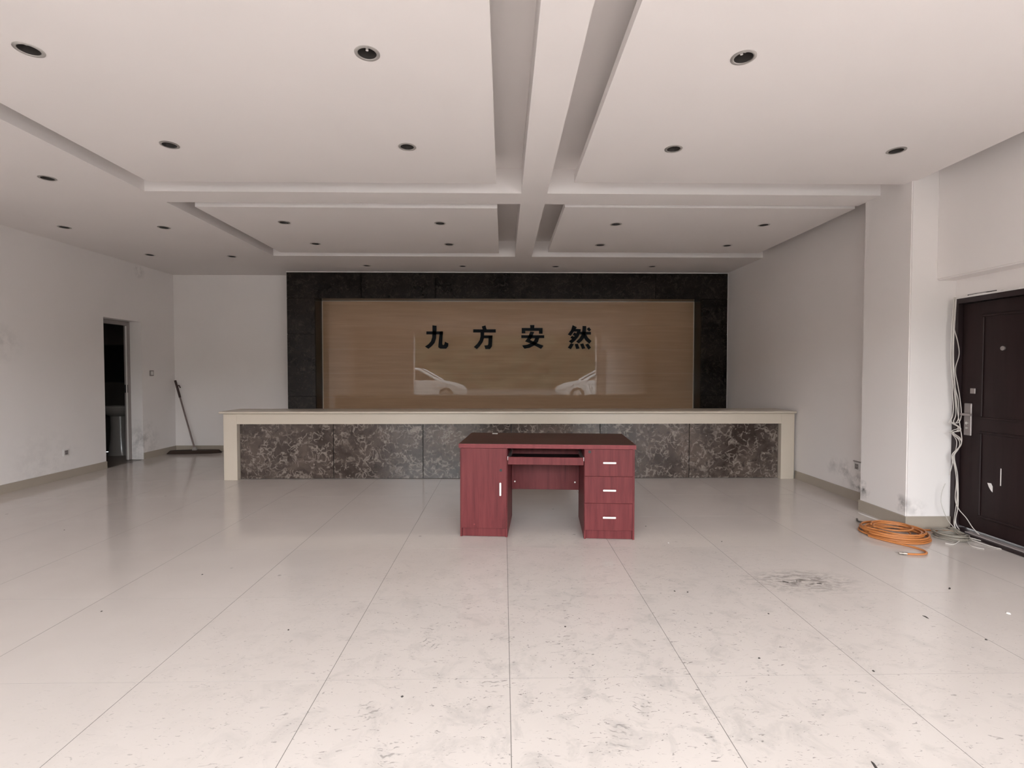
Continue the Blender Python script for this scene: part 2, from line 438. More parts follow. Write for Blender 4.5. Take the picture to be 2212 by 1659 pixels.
# facade behind the camera, open entrance
bm = bmesh.new()
bx(bm, XL - WT, OX0, FY - 0.3, FY, 0, 3.3)
bx(bm, OX1, XD + 0.3, FY - 0.3, FY, 0, 3.3)
bx(bm, OX0, OX1, FY - 0.3, FY, OZ, 3.3)
wall_front = obj('wall_front', bm, 'paint')
tag(wall_front, 'white front wall with the wide open entrance the daylight comes through', kind='structure')

# ------------------------------------------------------------------ ceiling: slab, soffits, beams, floating panels
LIGHTS_P = [(x, y) for y in (2.55, 3.59, 5.42, 6.31) for x in (-2.36, -0.685, 1.225, 2.85)]
LIGHTS_S = [(-3.78, 4.22), (-4.88, 5.64), (-3.78, 5.63), (-4.86, 6.95), (-3.78, 7.02), (-2.07, 7.60), (-0.62, 7.61), (0.80, 7.61), (2.27, 7.58)]
LIGHTS = LIGHTS_P + LIGHTS_S
HOLE = 0.047
def cut_holes(o, x0, x1, y0, y1, z0, z1):
    spots = [(x, y) for x, y in LIGHTS if x0 < x < x1 and y0 < y < y1]
    if not spots: return
    bm = bmesh.new()
    for x, y in spots: lathe(bm, [(HOLE, z0 - 0.02), (HOLE, min(z1 + 0.02, z0 + 0.13))], 24, x, y)
    co = obj('cutter', bm, None)
    md = o.modifiers.new('holes', 'BOOLEAN'); md.operation = 'DIFFERENCE'; md.object = co; md.solver = 'EXACT'
    bpy.context.view_layer.update()
    dg = bpy.context.evaluated_depsgraph_get()
    me = bpy.data.meshes.new_from_object(o.evaluated_get(dg))
    o.modifiers.clear(); old = o.data; o.data = me; me.name = old.name
    if not me.materials: me.materials.append(old.materials[0])
    cm = co.data
    bpy.data.objects.remove(co, do_unlink=True); bpy.data.meshes.remove(cm)
ceiling = box('ceiling', (XL - WT, XD + 0.3, FY - 0.3, YB + 0.2, ZR, 3.34), 'paint')
tag(ceiling, 'white tray ceiling with crossing beams and four floating panels', kind='structure')
def ceil_piece(name, x0, x1, y0, y1, z0, z1):
    o = box(name, (x0, x1, y0, y1, z0, z1), 'paint', ceiling)
    cut_holes(o, x0, x1, y0, y1, z0, z1)
    return o
EX0, BX0, BX1, EX1 = -3.19, 0.163, 0.395, XR + 0.001
FYS = 0.30
ceil_piece('soffit', XL, EX0, FY, YB, ZC, ZR)
ceil_piece('soffit', EX0, XR, 6.975, YB, ZC, ZR)
ceil_piece('soffit', EX0, 3.664, FY, FYS, ZC, ZR)
ceil_piece('crossbeam', EX0, 3.439, 4.505, 4.79, ZC, ZR)
ceil_piece('centre_beam', BX0, BX1, FYS, 4.505, ZC, ZR)
ceil_piece('centre_beam', BX0, BX1, 4.79, 6.975, ZC, ZR)
for (x0, x1, y0, y1) in ((-3.0, -0.06, 0.55, 4.275), (0.60, 3.475, 0.55, 4.235), (-3.0, -0.06, 4.92, 6.775), (0.60, 3.465, 4.87, 6.70)):
    o = ceil_piece('ceiling_panel', x0, x1, y0, y1, ZC, ZC + 0.062)
    bm = bmesh.new()      # hidden hangers that carry the panel
    for hx in (x0 + 0.5, x1 - 0.5):
        for hy in (y0 + 0.3, y1 - 0.3): bx(bm, hx - 0.02, hx + 0.02, hy - 0.02, hy + 0.02, ZC + 0.062, ZR)
    h = obj('panel_hanger', bm, 'ring', o)

# ------------------------------------------------------------------ baseboards
BH, BT = 0.10, 0.014
bm = bmesh.new()
bx(bm, XL, XL + BT, FY, DY0 + 0.0, 0, BH)
bx(bm, XL, XL + BT, DY1, YB, 0, BH)
tag(obj('baseboard_left', bm, 'baseboard'), 'beige tile baseboard along the wall with the washroom doorway', kind='structure')
tag(box('baseboard_back', (XL + BT, -3.5, YB - BT, YB, 0, BH), 'baseboard'), 'beige tile baseboard behind the mop', kind='structure')
bm = bmesh.new()
bx(bm, XR - BT, XR, 4.701, 6.12, 0, BH); bx(bm, XR - BT, XR, 6.62, YB - 0.35, 0, BH)
tag(obj('baseboard_right', bm, 'baseboard'), 'beige tile baseboard below the damp-stained wall beside the counter', kind='structure')
bm = bmesh.new()
bx(bm, 3.44 - BT, 3.44, 4.15 - BT, 4.70, 0, BH + 0.005); bx(bm, 3.44, 3.816, 4.15 - BT, 4.15, 0, BH + 0.005)
tag(obj('baseboard_pillar', bm, 'baseboard'), 'beige tile baseboard wrapping the pillar foot', kind='structure')

# ------------------------------------------------------------------ washroom behind the doorway
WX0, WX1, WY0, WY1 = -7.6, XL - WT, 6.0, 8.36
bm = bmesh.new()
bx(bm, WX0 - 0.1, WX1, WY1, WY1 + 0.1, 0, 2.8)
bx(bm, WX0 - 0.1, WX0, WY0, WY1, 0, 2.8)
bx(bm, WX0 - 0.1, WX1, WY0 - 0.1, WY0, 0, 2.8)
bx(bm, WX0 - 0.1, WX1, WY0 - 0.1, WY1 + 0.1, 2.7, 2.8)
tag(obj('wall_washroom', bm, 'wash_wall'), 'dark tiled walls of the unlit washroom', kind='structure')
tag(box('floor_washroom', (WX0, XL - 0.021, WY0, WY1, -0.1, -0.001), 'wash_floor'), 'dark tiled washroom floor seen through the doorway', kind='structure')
wb = empty('washbasin', (-6.19, 8.05, 0))
tag(wb, 'grey porcelain pedestal washbasin in the dark washroom', 'washbasin')
bm = bmesh.new()
def ell_loft(bm, rings, segs=28):
    rs = []
    for (rx, ry, cy, z) in rings:
        rs.append([bm.verts.new((rx * math.cos(2 * PI * i / segs), cy + ry * math.sin(2 * PI * i / segs), z)) for i in range(segs)])
    for a, b in zip(rs, rs[1:]):
        for i in range(segs):
            j = (i + 1) % segs; bm.faces.new((a[i], a[j], b[j], b[i]))
    bm.faces.new(rs[0][::-1]); bm.faces.new(rs[-1])
ell_loft(bm, [(0.17, 0.13, 0.02, 0.0), (0.15, 0.115, 0.02, 0.06), (0.125, 0.10, 0.02, 0.25), (0.115, 0.095, 0.02, 0.45), (0.12, 0.10, 0.02, 0.63)])
obj('pedestal', bm, 'porcelain', wb, True)
bm = bmesh.new()
ell_loft(bm, [(0.12, 0.10, 0.03, 0.62), (0.19, 0.16, 0.0, 0.67), (0.25, 0.22, 0.0, 0.74), (0.265, 0.235, 0.0, 0.775), (0.26, 0.23, 0.0, 0.79), (0.225, 0.19, 0.0, 0.785), (0.18, 0.15, 0.0, 0.72), (0.08, 0.07, 0.0, 0.68)])
obj('bowl', bm, 'porcelain', wb, True)
mi = empty('wall_mirror', (-6.36, WY1 - 0.02, 1.17)); tag(mi, 'dark rectangular mirror above the washbasin in the unlit washroom', 'mirror')
box('mirror_glass', (-0.25, 0.27, 0.0, 0.018, 0.0, 0.60), 'mirror', mi)
box('mirror_frame', (-0.265, 0.285, 0.008, 0.0195, -0.015, 0.615), 'black', mi)

# ------------------------------------------------------------------ feature wall: dark marble surround and travertine courses
fw = empty('wall_feature', (0, 8.36, 0))
tag(fw, 'dark marble surround framing a polished beige stone panel behind the counter', kind='structure')
FYF, FYB_ = 8.05 - 8.36, 0.0185
FX0, FX1 = -3.48, 3.655
IX0, IX1, IZ = -3.026, 3.224, 2.518
def stone(x0, x1, z0, z1):
    g = 0.0035
    box('marble_slab', (x0 + g, x1 - g, FYF, FYF + 0.02, z0 + g, z1 - g), 'marble_dark', fw, 0.0025)
xs = [FX0, -2.287, -1.097, 0.094, 1.271, 2.475, FX1]
for a, b in zip(xs, xs[1:]): stone(a, b, IZ, ZC - 0.013)
for x0, x1 in ((FX0, IX0), (IX1, FX1)):
    for z0, z1 in ((0.0, 0.941), (0.941, 1.943), (1.943, IZ)): stone(x0, x1, z0, z1)
for dims in ((FX0 + 0.001, FX1 - 0.001, FYF + 0.0205, FYB_, IZ, ZC - 0.013), (FX0 + 0.001, IX0, FYF + 0.0205, FYB_, 0.0, IZ - 0.0005), (IX1, FX1 - 0.001, FYF + 0.0205, FYB_, 0.0, IZ - 0.0005)):
    box('marble_return', dims, 'marble_dark', fw)
zz = [0.0, 0.10, 0.50, 0.905, 1.31, 1.712, 2.122, IZ]
for k, (a, b) in enumerate(zip(zz, zz[1:])):
    o = box('stone_course', (IX0 + 0.004, IX1 - 0.004, 0.0, 0.018, a + 0.0004, b - 0.0004), 'travertine', fw)
bm = bmesh.new()
bx(bm, IX0 + 0.0005, IX0 + 0.012, -0.012, -0.0005, 0.0, IZ - 0.001); bx(bm, IX1 - 0.012, IX1 - 0.0005, -0.012, -0.0005, 0.0, IZ - 0.001)
bx(bm, IX0 + 0.012, IX1 - 0.012, -0.012, -0.0005, IZ - 0.009, IZ - 0.001)
obj('edge_strip', bm, 'cream', fw)
bm = bmesh.new()
bx(bm, FX0 - 0.004, FX1, FYF + 0.001, FYB_, ZC - 0.012, ZC - 0.001)
bx(bm, FX1 - 0.0015, XR - 0.001, FYF + 0.001, FYB_, 0.0, ZC - 0.001)
obj('caulk_line', bm, 'chip', fw)

# ------------------------------------------------------------------ four raised characters
def glyph(polys, ox, oz, kx, label):
    k = (0.097 + 1.45) / 2212.0            # metres per drawing unit
    pts = [p for poly in polys for p in poly]
    cx = (min(p[0] for p in pts) + max(p[0] for p in pts)) / 2
    cz = max(p[1] for p in pts)
    bm = bmesh.new()
    for poly in polys:
        prism_xz(bm, [((x - cx) * k, (cz - y) * k) for x, y in poly], -0.022, 0.0)
    o = obj('sign_character', bm, 'letter', None, loc=(ox + cx * k, 8.3595, oz - cz * k))
    tag(o, label, 'sign character', 'black characters on the stone panel')
jiu = [[(375,140),(470,150),(468,300),(458,450),(420,560),(350,640),(275,700),(195,648),(280,590),(340,520),(368,430),(375,300)],
       [(230,285),(625,285),(620,355),(230,355)],
       [(545,300),(625,285),(612,400),(605,580),(620,612),(648,608),(662,580),(672,530),(752,570),(745,640),(700,695),(555,695),(512,660),(525,500),(540,380)]]
fang = [[(1555,165),(1645,140),(1672,240),(1580,250)], [(1350,235),(1890,235),(1890,308),(1350,308)],
        [(1525,300),(1612,300),(1605,450),(1575,540),(1510,630),(1435,708),(1365,655),(1445,580),(1505,490),(1525,400)],
        [(1600,378),(1812,378),(1806,445),(1600,445)],
        [(1722,400),(1811,390),(1798,640),(1750,705),(1640,705),(1615,620),(1695,614),(1712,585)]]
an = [[(390,135),(495,135),(490,215),(395,215)], [(190,205),(690,205),(690,340),(605,340),(605,272),(275,272),(275,332),(190,332)],
      [(180,378),(730,378),(730,445),(180,445)],
      [(395,290),(490,300),(440,420),(392,492),(560,570),(710,630),(655,705),(500,620),(400,575),(270,525),(340,430)],
      [(520,430),(615,430),(580,540),(480,630),(380,680),(255,700),(200,625),(320,605),(430,560),(490,500)]]
ran = [[(1415,135),(1515,185),(1370,390),(1302,358),(1380,250)],
       [(1455,222),(1610,232),(1595,330),(1550,420),(1470,510),(1395,572),(1325,522),(1415,455),(1490,370),(1525,288),(1440,285)],
       [(1420,358),(1460,310),(1512,345),(1472,398)], [(1400,390),(1465,432),(1422,474),(1360,435)],
       [(1600,295),(1855,295),(1855,360),(1600,360)],
       [(1655,155),(1742,155),(1735,300),(1700,430),(1640,510),(1565,572),(1502,530),(1580,450),(1640,350),(1655,250)],
       [(1685,350),(1740,350),(1780,430),(1870,515),(1820,578),(1740,510),(1690,440)],
       [(1808,185),(1860,245),(1815,285),(1758,225)],
       [(1370,572),(1445,590),(1375,712),(1302,675)], [(1470,590),(1540,578),(1582,695),(1505,708)],
       [(1600,590),(1672,572),(1720,690),(1645,708)], [(1725,600),(1790,575),(1858,675),(1800,718)]]
glyph(jiu, -1.45, 2.210, 1, 'leftmost black raised character of two strokes on the beige stone panel')
glyph(fang, -1.45, 2.210, 1, 'second black raised character from the left on the beige stone panel')
glyph(an, 0.175, 2.213, 1, 'third black raised character from the left, with a roof stroke on top')
glyph(ran, 0.175, 2.213, 1, 'rightmost black raised character with four dots along its foot')

# ------------------------------------------------------------------ reception counter
rc = empty('reception_counter', (0.1, 6.12, 0), R(-0.35))
tag(rc, 'long low reception counter with cream stone trim and brown marble front', 'counter')
cx0, cx1 = -3.545, 3.525      # outer faces of the trim, local x
PW = 0.165
box('countertop', (cx0 - 0.04, cx1 + 0.012, -0.035, 0.46, 0.822, 0.850), 'cream', rc, 0.010, 3)
for (a, b) in ((cx0, cx0 + PW), (cx1 - PW, cx1)):
    box('end_post', (a, b, 0.0, 0.43, 0.0, 0.8185), 'cream', rc, 0.002)
bm = bmesh.new(); bx(bm, cx0 + PW + 0.0005, cx1 - PW - 0.0005, 0.0, 0.10, 0.693, 0.8185)
obj('top_rail', bm, 'cream', rc)
edges = [cx0 + PW, -2.22, -1.105, 0.0, 1.11, 2.235, cx1 - PW]
for a, b in zip(edges, edges[1:]):
    box('marble_panel', (a + 0.004, b - 0.004, 0.066, 0.084, 0.004, 0.692), 'marble', rc, 0.0015)
bm = bmesh.new(); bx(bm, cx0 + PW, cx1 - PW, 0.0845, 0.40, 0.0, 0.69)
obj('carcass', bm, 'black', rc)
bm = bmesh.new(); bx(bm, cx0 + PW, cx1 - PW, 0.405, 0.43, 0.0, 0.8215)
obj('back_panel', bm, 'marble_dark', rc)

# ------------------------------------------------------------------ red desk
dk = empty('office_desk', (0.345, 3.955, 0), R(-4.6))
tag(dk, 'red mahogany pedestal desk with silver handles in front of the counter', 'desk')
W2, D = 0.70, 0.70
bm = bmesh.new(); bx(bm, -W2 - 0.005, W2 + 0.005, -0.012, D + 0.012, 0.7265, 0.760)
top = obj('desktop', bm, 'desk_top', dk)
bm = bmesh.new()
bx(bm, -W2 - 0.007, W2 + 0.007, -0.0145, -0.0125, 0.7265, 0.7595); bx(bm, -W2 - 0.007, -W2 - 0.0052, -0.0125, D + 0.012, 0.7265, 0.7595)
bx(bm, W2 + 0.0052, W2 + 0.007, -0.0125, D + 0.012, 0.7265, 0.7595)
obj('edge_band', bm, 'red_edge', top)
bm = bmesh.new(); bx(bm, -W2 - 0.009, W2 + 0.009, -0.0165, -0.0146, 0.741, 0.7455); obj('edge_groove', bm, 'red_edge', top)
box('cable_grommet', (-0.50, -0.45, 0.62, 0.65, 0.7601, 0.764), 'handle', top, 0.001)
def board(name, dims, mat='red_wood', bev=0.0012, parent=dk): return box(name, dims, mat, parent, bev)
# left pedestal (door)
board('side_panel', (-0.70, -0.684, 0.004, 0.62, 0.0, 0.726))
board('side_panel', (-0.331, -0.315, 0.004, 0.62, 0.0, 0.726))
board('back_board', (-0.683, -0.332, 0.59, 0.606, 0.05, 0.725))
board('plinth', (-0.683, -0.332, 0.012, 0.03, 0.002, 0.072))
d_ = board('cabinet_door', (-0.690, -0.322, -0.012, 0.0035, 0.076, 0.724))
bm = bmesh.new(); bx(bm, -0.376, -0.362, -0.034, -0.026, 0.345, 0.450)
for z in (0.358, 0.437): bx(bm, -0.373, -0.365, -0.0262, -0.0122, z - 0.004, z + 0.004)
bmesh.ops.bevel(bm, geom=list(bm.edges), offset=0.002, segments=2, affect='EDGES')
obj('handle', bm, 'handle', d_)
def disc_y(name, x, z, r_, y0, y1, mat, parent):
    bm = bmesh.new()
    a = [bm.verts.new((x + r_ * math.cos(2 * PI * i / 16), y0, z + r_ * math.sin(2 * PI * i / 16))) for i in range(16)]
    b = [bm.verts.new((x + r_ * 1.0 * math.cos(2 * PI * i / 16), y1, z + r_ * math.sin(2 * PI * i / 16))) for i in range(16)]
    bm.faces.new(a); bm.faces.new(b[::-1])
    for i in range(16): bm.faces.new((a[i], a[(i + 1) % 16], b[(i + 1) % 16], b[i]))
    return obj(name, bm, mat, parent)
lk = disc_y('lock', -0.366, 0.548, 0.0105, -0.0175, -0.0122, 'black', d_)
disc_y('screw_cap', -0.583, 0.105, 0.006, -0.0135, -0.0122, 'red_edge', d_)
# right pedestal (three drawers)
board('side_panel', (0.684, 0.70, 0.004, 0.62, 0.0, 0.726))
board('side_panel', (0.300, 0.316, 0.004, 0.62, 0.0, 0.726))
board('back_board', (0.317, 0.683, 0.59, 0.606, 0.05, 0.725))
board('plinth', (0.317, 0.683, 0.012, 0.03, 0.002, 0.072))
for k, (z0, z1) in enumerate(((0.509, 0.724), (0.2935, 0.507), (0.076, 0.2915))):
    dr = board('drawer', (0.304, 0.682, -0.012, 0.0035, z0, z1))
    zc = (z0 + z1) / 2 - (0.0 if k else -0.003)
    bm = bmesh.new(); bx(bm, 0.447, 0.549, -0.034, -0.026, zc - 0.007, zc + 0.007)
    for x in (0.460, 0.536): bx(bm, x - 0.004, x + 0.004, -0.0262, -0.0122, zc - 0.004, zc + 0.004)
    bmesh.ops.bevel(bm, geom=list(bm.edges), offset=0.002, segments=2, affect='EDGES')
    obj('handle', bm, 'handle', dr)
    if k == 0:
        disc_y('lock', 0.342, 0.704, 0.0115, -0.0175, -0.0122, 'black', dr)
# keyboard tray and modesty panel
kt = board('keyboard_tray', (-0.296, 0.281, 0.012, 0.42, 0.598, 0.612), 'black', 0.0)
board('tray_front', (-0.310, 0.295, -0.006, 0.0115, 0.594, 0.655), 'red_wood', 0.0012, kt)
board('tray_rail', (-0.3145, -0.297, 0.013, 0.40, 0.625, 0.655), 'silver', 0.0, kt)
board('tray_rail', (0.282, 0.2995, 0.013, 0.40, 0.625, 0.655), 'silver', 0.0, kt)
mp_ = board('modesty_panel', (-0.314, 0.299, 0.545, 0.561, 0.265, 0.725))
for x in (-0.285, 0.262): disc_y('screw_cap', x, 0.335, 0.0075, 0.5415, 0.5448, 'handle', mp_)

# ------------------------------------------------------------------ dark brown door on the right
door1 = empty('door_1', (XD, 0, 0))
tag(door1, 'dark brown steel security door with a worn lever handle and paint chips', kind='structure')
def dbox(name, dims, mat, parent, bev=0.0): return box(name, dims, mat, parent, bev)
bm = bmesh.new()
bx(bm, -0.012, 0.10, RY1 - 0.040, RY1 - 0.002, 0.0, RZ - 0.002)
bx(bm, -0.012, 0.10, RY0 + 0.002, RY0 + 0.055, 0.0, RZ - 0.002)
bx(bm, -0.012, 0.10, RY0 + 0.055, RY1 - 0.040, RZ - 0.045, RZ - 0.002)
obj('door_frame', bm, 'door_frame', door1)
sill = dbox('door_sill', (-0.075, 0.10, RY0 + 0.056, RY1 - 0.056, 0.001, 0.030), 'door_frame', door1, 0.004)
dbox('sill_strip', (-0.070, -0.02, RY0 + 0.06, RY1 - 0.20, 0.0303, 0.040), 'jamb', sill, 0.003)
ly0, ly1 = RY0 + 0.058, RY1 - 0.043
leaf = dbox('door_leaf', (0.028, 0.085, ly0, ly1, 0.042, RZ - 0.048), 'door', door1, 0.003)
# raised mouldings of the leaf
def ring_mould(y0, y1, z0, z1, w=0.018, h=0.010):
    bm = bmesh.new(); xa, xb = 0.028 - h, 0.0279
    bx(bm, xa, xb, y0, y1, z0, z0 + w); bx(bm, xa, xb, y0, y1, z1 - w, z1)
    bx(bm, xa, xb, y0, y0 + w, z0 + w, z1 - w); bx(bm, xa, xb, y1 - w, y1, z0 + w, z1 - w)
    bmesh.ops.bevel(bm, geom=list(bm.edges), offset=0.003, segments=1, affect='EDGES')
    obj('moulding', bm, 'door', leaf)
ring_mould(ly0 + 0.15, ly1 - 0.17, 0.16, 0.86); ring_mould(ly0 + 0.15, ly1 - 0.17, 0.96, 1.80)
# lever handle on its plate
HY = 4.035
hp = dbox('handle_plate', (0.014, 0.0279, HY - 0.032, HY + 0.032, 0.812, 1.080), 'door_steel', leaf, 0.004)
bm = bmesh.new()
tube(bm, [(0.014, HY, 0.988), (-0.026, HY, 0.988)], 0.010, 10)
bx(bm, -0.038, -0.024, HY - 0.075, HY + 0.010, 0.979, 0.998)
bmesh.ops.bevel(bm, geom=[e for e in bm.edges if e.calc_length() > 0.03], offset=0.003, segments=1, affect='EDGES')
obj('lever', bm, 'door_steel', hp)
for z in (0.915, 0.875):
    bm = bmesh.new(); tube(bm, [(0.0139, HY, z), (0.006, HY, z)], 0.012 if z > 0.9 else 0.008, 12); obj('key_cylinder', bm, 'silver', hp)
dbox('latch_plate', (0.020, 0.0279, HY - 0.055, HY - 0.010, 1.16, 1.205), 'door_steel', leaf, 0.003)
bm = bmesh.new(); tube(bm, [(0.0279, 3.765, 1.522), (0.018, 3.765, 1.522)], 0.017, 16); obj('peephole', bm, 'door_steel', leaf)
# paint chips (bare patches of the lacquer)
bm = bmesh.new()
cp = ((3.865, 0.455), (3.835, 0.458), (3.822, 0.435), (3.822, 0.39), (3.835, 0.40), (3.852, 0.425))
fa = [bm.verts.new((0.0266, y, z)) for y, z in cp]; fb = [bm.verts.new((0.0279, y, z)) for y, z in cp]
bm.faces.new(fa); bm.faces.new(fb[::-1])
for i in range(6): bm.faces.new((fa[i], fb[i], fb[(i + 1) % 6], fa[(i + 1) % 6]))
obj('paint_chip', bm, 'chip', leaf)
dbox('paint_chip', (0.0268, 0.0279, 3.757, 3.764, 0.455, 0.59), 'chip', leaf)
# mortar bead over the frame
bm = bmesh.new()
for k in range(14):
    y0 = RY0 + 0.03 + k * 0.066; h = 0.006 + 0.008 * random.random()
    bx(bm, -0.016 - 0.004 * random.random(), -0.001, y0, y0 + 0.068, RZ - 0.003, RZ + h)
obj('mortar_bead', bm, 'chip', door1)
bm = bmesh.new(); bx(bm, -0.0035, -0.0005, 3.80, 4.04, RZ + 0.013, RZ + 0.020); obj('crack', bm, 'black', door1)

# ------------------------------------------------------------------ bundle of white cables hanging at the door frame
CBX, CBY = 3.79, 4.115
cb = empty('cable_bundle', (CBX, CBY, 0)); tag(cb, 'bundle of tangled white cables hanging beside the dark door frame', 'cable')
def cab(pts, name='cable', mat='cable', r_=0.0032):
    # pts: (x, z, y-offset) drawn beside the frame, metres
    bm = bmesh.new(); tube(bm, smooth_path([(x - CBX, yo, z) for x, z, yo in pts], 8), r_, 7)
    return obj(name, bm, mat, cb, True)
def U(u, v, yo=0.0):   # from the sketch grid of the bundle to metres; what swings out right hangs in front of the door face
    x = 3.530 + u * (4.367 - 3.530) / 879.0 + (v / 1659.0) * 0.036; z = 1.275 - v * (1.275 + 0.294) / 1659.0
    d = max(0.0, x - 3.803)
    return (x - d, z + (1.345 - z) * d / 3.8, yo - d * 1.076)
TOP = [(3.775, 1.965, -0.012), (3.762, 1.80, -0.016), (3.756, 1.60, -0.016)]
cab(TOP + [U(255, -40, -.01), U(250, 130, -.02), U(265, 250, -.012), U(245, 340, -.02), U(208, 380, -.03), U(260, 395, -.03), U(300, 425, -.03), U(270, 460, -.03), U(210, 465, -.035), U(250, 490, -.03), U(318, 545, -.03), U(300, 600, -.03), U(245, 660, -.025), U(240, 710, -.025), U(268, 780, -.02), U(282, 940, -.03), U(278, 1080, -.03), U(262, 1200, -.03), U(245, 1290, -.04), U(232, 1345, -.10)])
cab([(3.778, 1.962, -.02), (3.765, 1.78, -.02), (3.763, 1.70, -.03), (3.788, 1.58, -.04), (3.795, 1.48, -.045), (3.775, 1.36, -.035), U(285, 40, -.03), U(305, 160, -.03), U(318, 300, -.03), U(300, 375, -.03), U(240, 385, -.04), U(215, 372, -.04), U(250, 392, -.04), U(305, 440, -.04), U(240, 470, -.04), U(300, 520, -.04), U(305, 580, -.04), U(262, 650, -.03), U(245, 700, -.03), U(262, 770, -.03), U(270, 900, -.035), U(260, 1060, -.035), U(285, 1150, -.04), U(350, 1230, -.04), U(400, 1330, -.06), U(432, 1415, -.14)])
cab([(3.772, 1.96, -.025), (3.758, 1.70, -.028), (3.760, 1.40, -.03), U(262, 60, -.03), U(285, 180, -.035), U(290, 320, -.035), U(265, 380, -.04), U(225, 388, -.045), U(280, 420, -.045), U(290, 455, -.045), U(225, 470, -.045), U(285, 540, -.045), U(285, 610, -.04), U(250, 680, -.035), U(262, 800, -.035), U(272, 1000, -.04), U(270, 1150, -.045), U(240, 1300, -.05), U(228, 1350, -.12)])
cab([(3.770, 1.96, -.015), (3.752, 1.70, -.02), (3.752, 1.40, -.02), U(262, 120, -.025), U(275, 300, -.025), U(250, 375, -.03), U(290, 430, -.03), U(230, 462, -.03), U(275, 540, -.03), U(270, 620, -.03), U(240, 690, -.03), U(235, 760, -.03), U(208, 848, -.035)])
cab([U(175, 925, -.03), U(145, 1000, -.03), U(138, 1090, -.03), U(160, 1180, -.035), U(195, 1260, -.04), U(218, 1310, -.07), U(222, 1350, -.12)], r_=0.0026)
cab([(3.775, 1.96, -.03), (3.757, 1.5, -.035), U(270, 200, -.035), U(300, 430, -.04), U(310, 560, -.04), U(252, 670, -.035), U(275, 850, -.04), U(276, 1100, -.045), U(250, 1270, -.05), U(238, 1345, -.13)])
# coil of the same cables on the floor
coil = empty('cable_coil', (3.60, 3.90, 0)); tag(coil, 'flat coil of dusty grey-white cable on the floor beside the orange hose', 'cable')
def floor_loops(n, rx, ry, r_, jit, hmax, parent, mat, name, seed, turns_off=0.0):
    rnd = random.Random(seed); pts = []
    for k in range(n):
        ax, ay = rx * (1 - 0.05 * k % 0.3 + rnd.uniform(-jit, jit)), ry * (1 + rnd.uniform(-jit, jit))
        ox_, oy_ = rnd.uniform(-jit, jit) * rx * 0.7, rnd.uniform(-jit, jit) * ry * 0.7
        for s in range(10):
            a = turns_off + 2 * PI * s / 10
            pts.append((ox_ + ax * math.cos(a), oy_ + ay * math.sin(a), r_ + hmax * (k + s / 10) / n + 0.001))
    bm = bmesh.new(); tube(bm, smooth_path(pts, 5), r_, 8)
    return obj(name, bm, mat, parent, True)
floor_loops(10, 0.105, 0.105, 0.0038, 0.22, 0.045, coil, 'cable_floor', 'cable_loops', 3)
bm = bmesh.new()
for k, pts in enumerate(([(0.10, -0.03, .012), (0.03, -0.12, .01), (-0.01, -0.19, .0045), (0.02, -0.26, .0045)],
                       [(0.09, 0.0, .02), (0.10, -0.10, .012), (0.13, -0.20, .0045), (0.17, -0.28, .0045)],
                       [(0.10, -0.02, .02), (0.17, -0.11, .01), (0.24, -0.15, .0045), (0.28, -0.155, .0045)],
                       [(0.10, 0.0, .02), (0.16, -0.06, .01), (0.25, -0.09, .0045)],
                       [(-0.02, -0.10, .012), (-0.11, -0.15, .0045), (-0.16, -0.13, .0045)])):
    tube(bm, smooth_path(pts, 6), 0.0032, 7)
obj('cable_ends', bm, 'cable', coil, True)
bm = bmesh.new()
for a in (0.06, 0.075, 0.09, 0.10): tube(bm, smooth_path([(a, 0.09, 0.06), (a + 0.005, 0.04, 0.05), (a, -0.02, 0.03), (a + 0.01, -0.09, 0.006)], 5), 0.0032, 6)
obj('cable_strand', bm, 'cable_floor', coil, True)

# ------------------------------------------------------------------ orange hose
hs = empty('rubber_hose', (3.20, 3.98, 0)); tag(hs, 'coiled orange rubber hose with a metal end fitting on the floor', 'hose')
rnd = random.Random(11); pts = []
n = 10
for k in range(n):
    rx = 0.238 - 0.024 * (k % 5) + rnd.uniform(-0.012, 0.012); ry = 0.228 - 0.026 * (k % 5) + rnd.uniform(-0.012, 0.012)
    ox_, oy_ = 0.012 * (k % 5) * math.sin(k * 1.7), 0.012 * (k % 5) * math.cos(k * 2.1)
    for s in range(12):
        a = PI * 1.05 + 2 * PI * s / 12
        pts.append((ox_ + rx * math.cos(a), oy_ + ry * math.sin(a), 0.008 + 0.058 * (k + s / 12) / n))
bm = bmesh.new(); tube(bm, smooth_path(pts, 5), 0.0075, 10); obj('hose_coil', bm, 'hose', hs, True)
tailp = [(-0.225, -0.02, 0.011), (-0.20, -0.12, 0.009), (-0.14, -0.22, 0.009), (-0.08, -0.32, 0.009), (-0.075, -0.40, 0.009), (-0.13, -0.445, 0.009), (-0.205, -0.445, 0.009), (-0.255, -0.435, 0.009)]
bm = bmesh.new(); tube(bm, smooth_path(tailp, 7), 0.0075, 10); obj('hose_tail', bm, 'hose', hs, True)
bm = bmesh.new(); tube(bm, [(-0.25, -0.436, 0.0105), (-0.275, -0.430, 0.0105)], 0.0105, 12); tube(bm, [(-0.275, -0.430, 0.0105), (-0.30, -0.424, 0.0105)], 0.0075, 12)
obj('end_fitting', bm, 'brass', hs, True)
bm = bmesh.new(); tube(bm, smooth_path([(0.17, 0.15, 0.02), (0.22, 0.13, 0.012), (0.33, 0.10, 0.009), (0.45, 0.085, 0.009), (0.535, 0.06, 0.009), (0.547, -0.01, 0.009)], 7), 0.0075, 10); obj('hose_tail', bm, 'hose', hs, True)
bm = bmesh.new(); tube(bm, smooth_path([(0.12, 0.20, 0.04), (0.02, 0.27, 0.02), (-0.04, 0.34, 0.010), (0.0, 0.42, 0.009)], 7), 0.007, 10); obj('hose_tail', bm, 'grey_hose', hs, True)

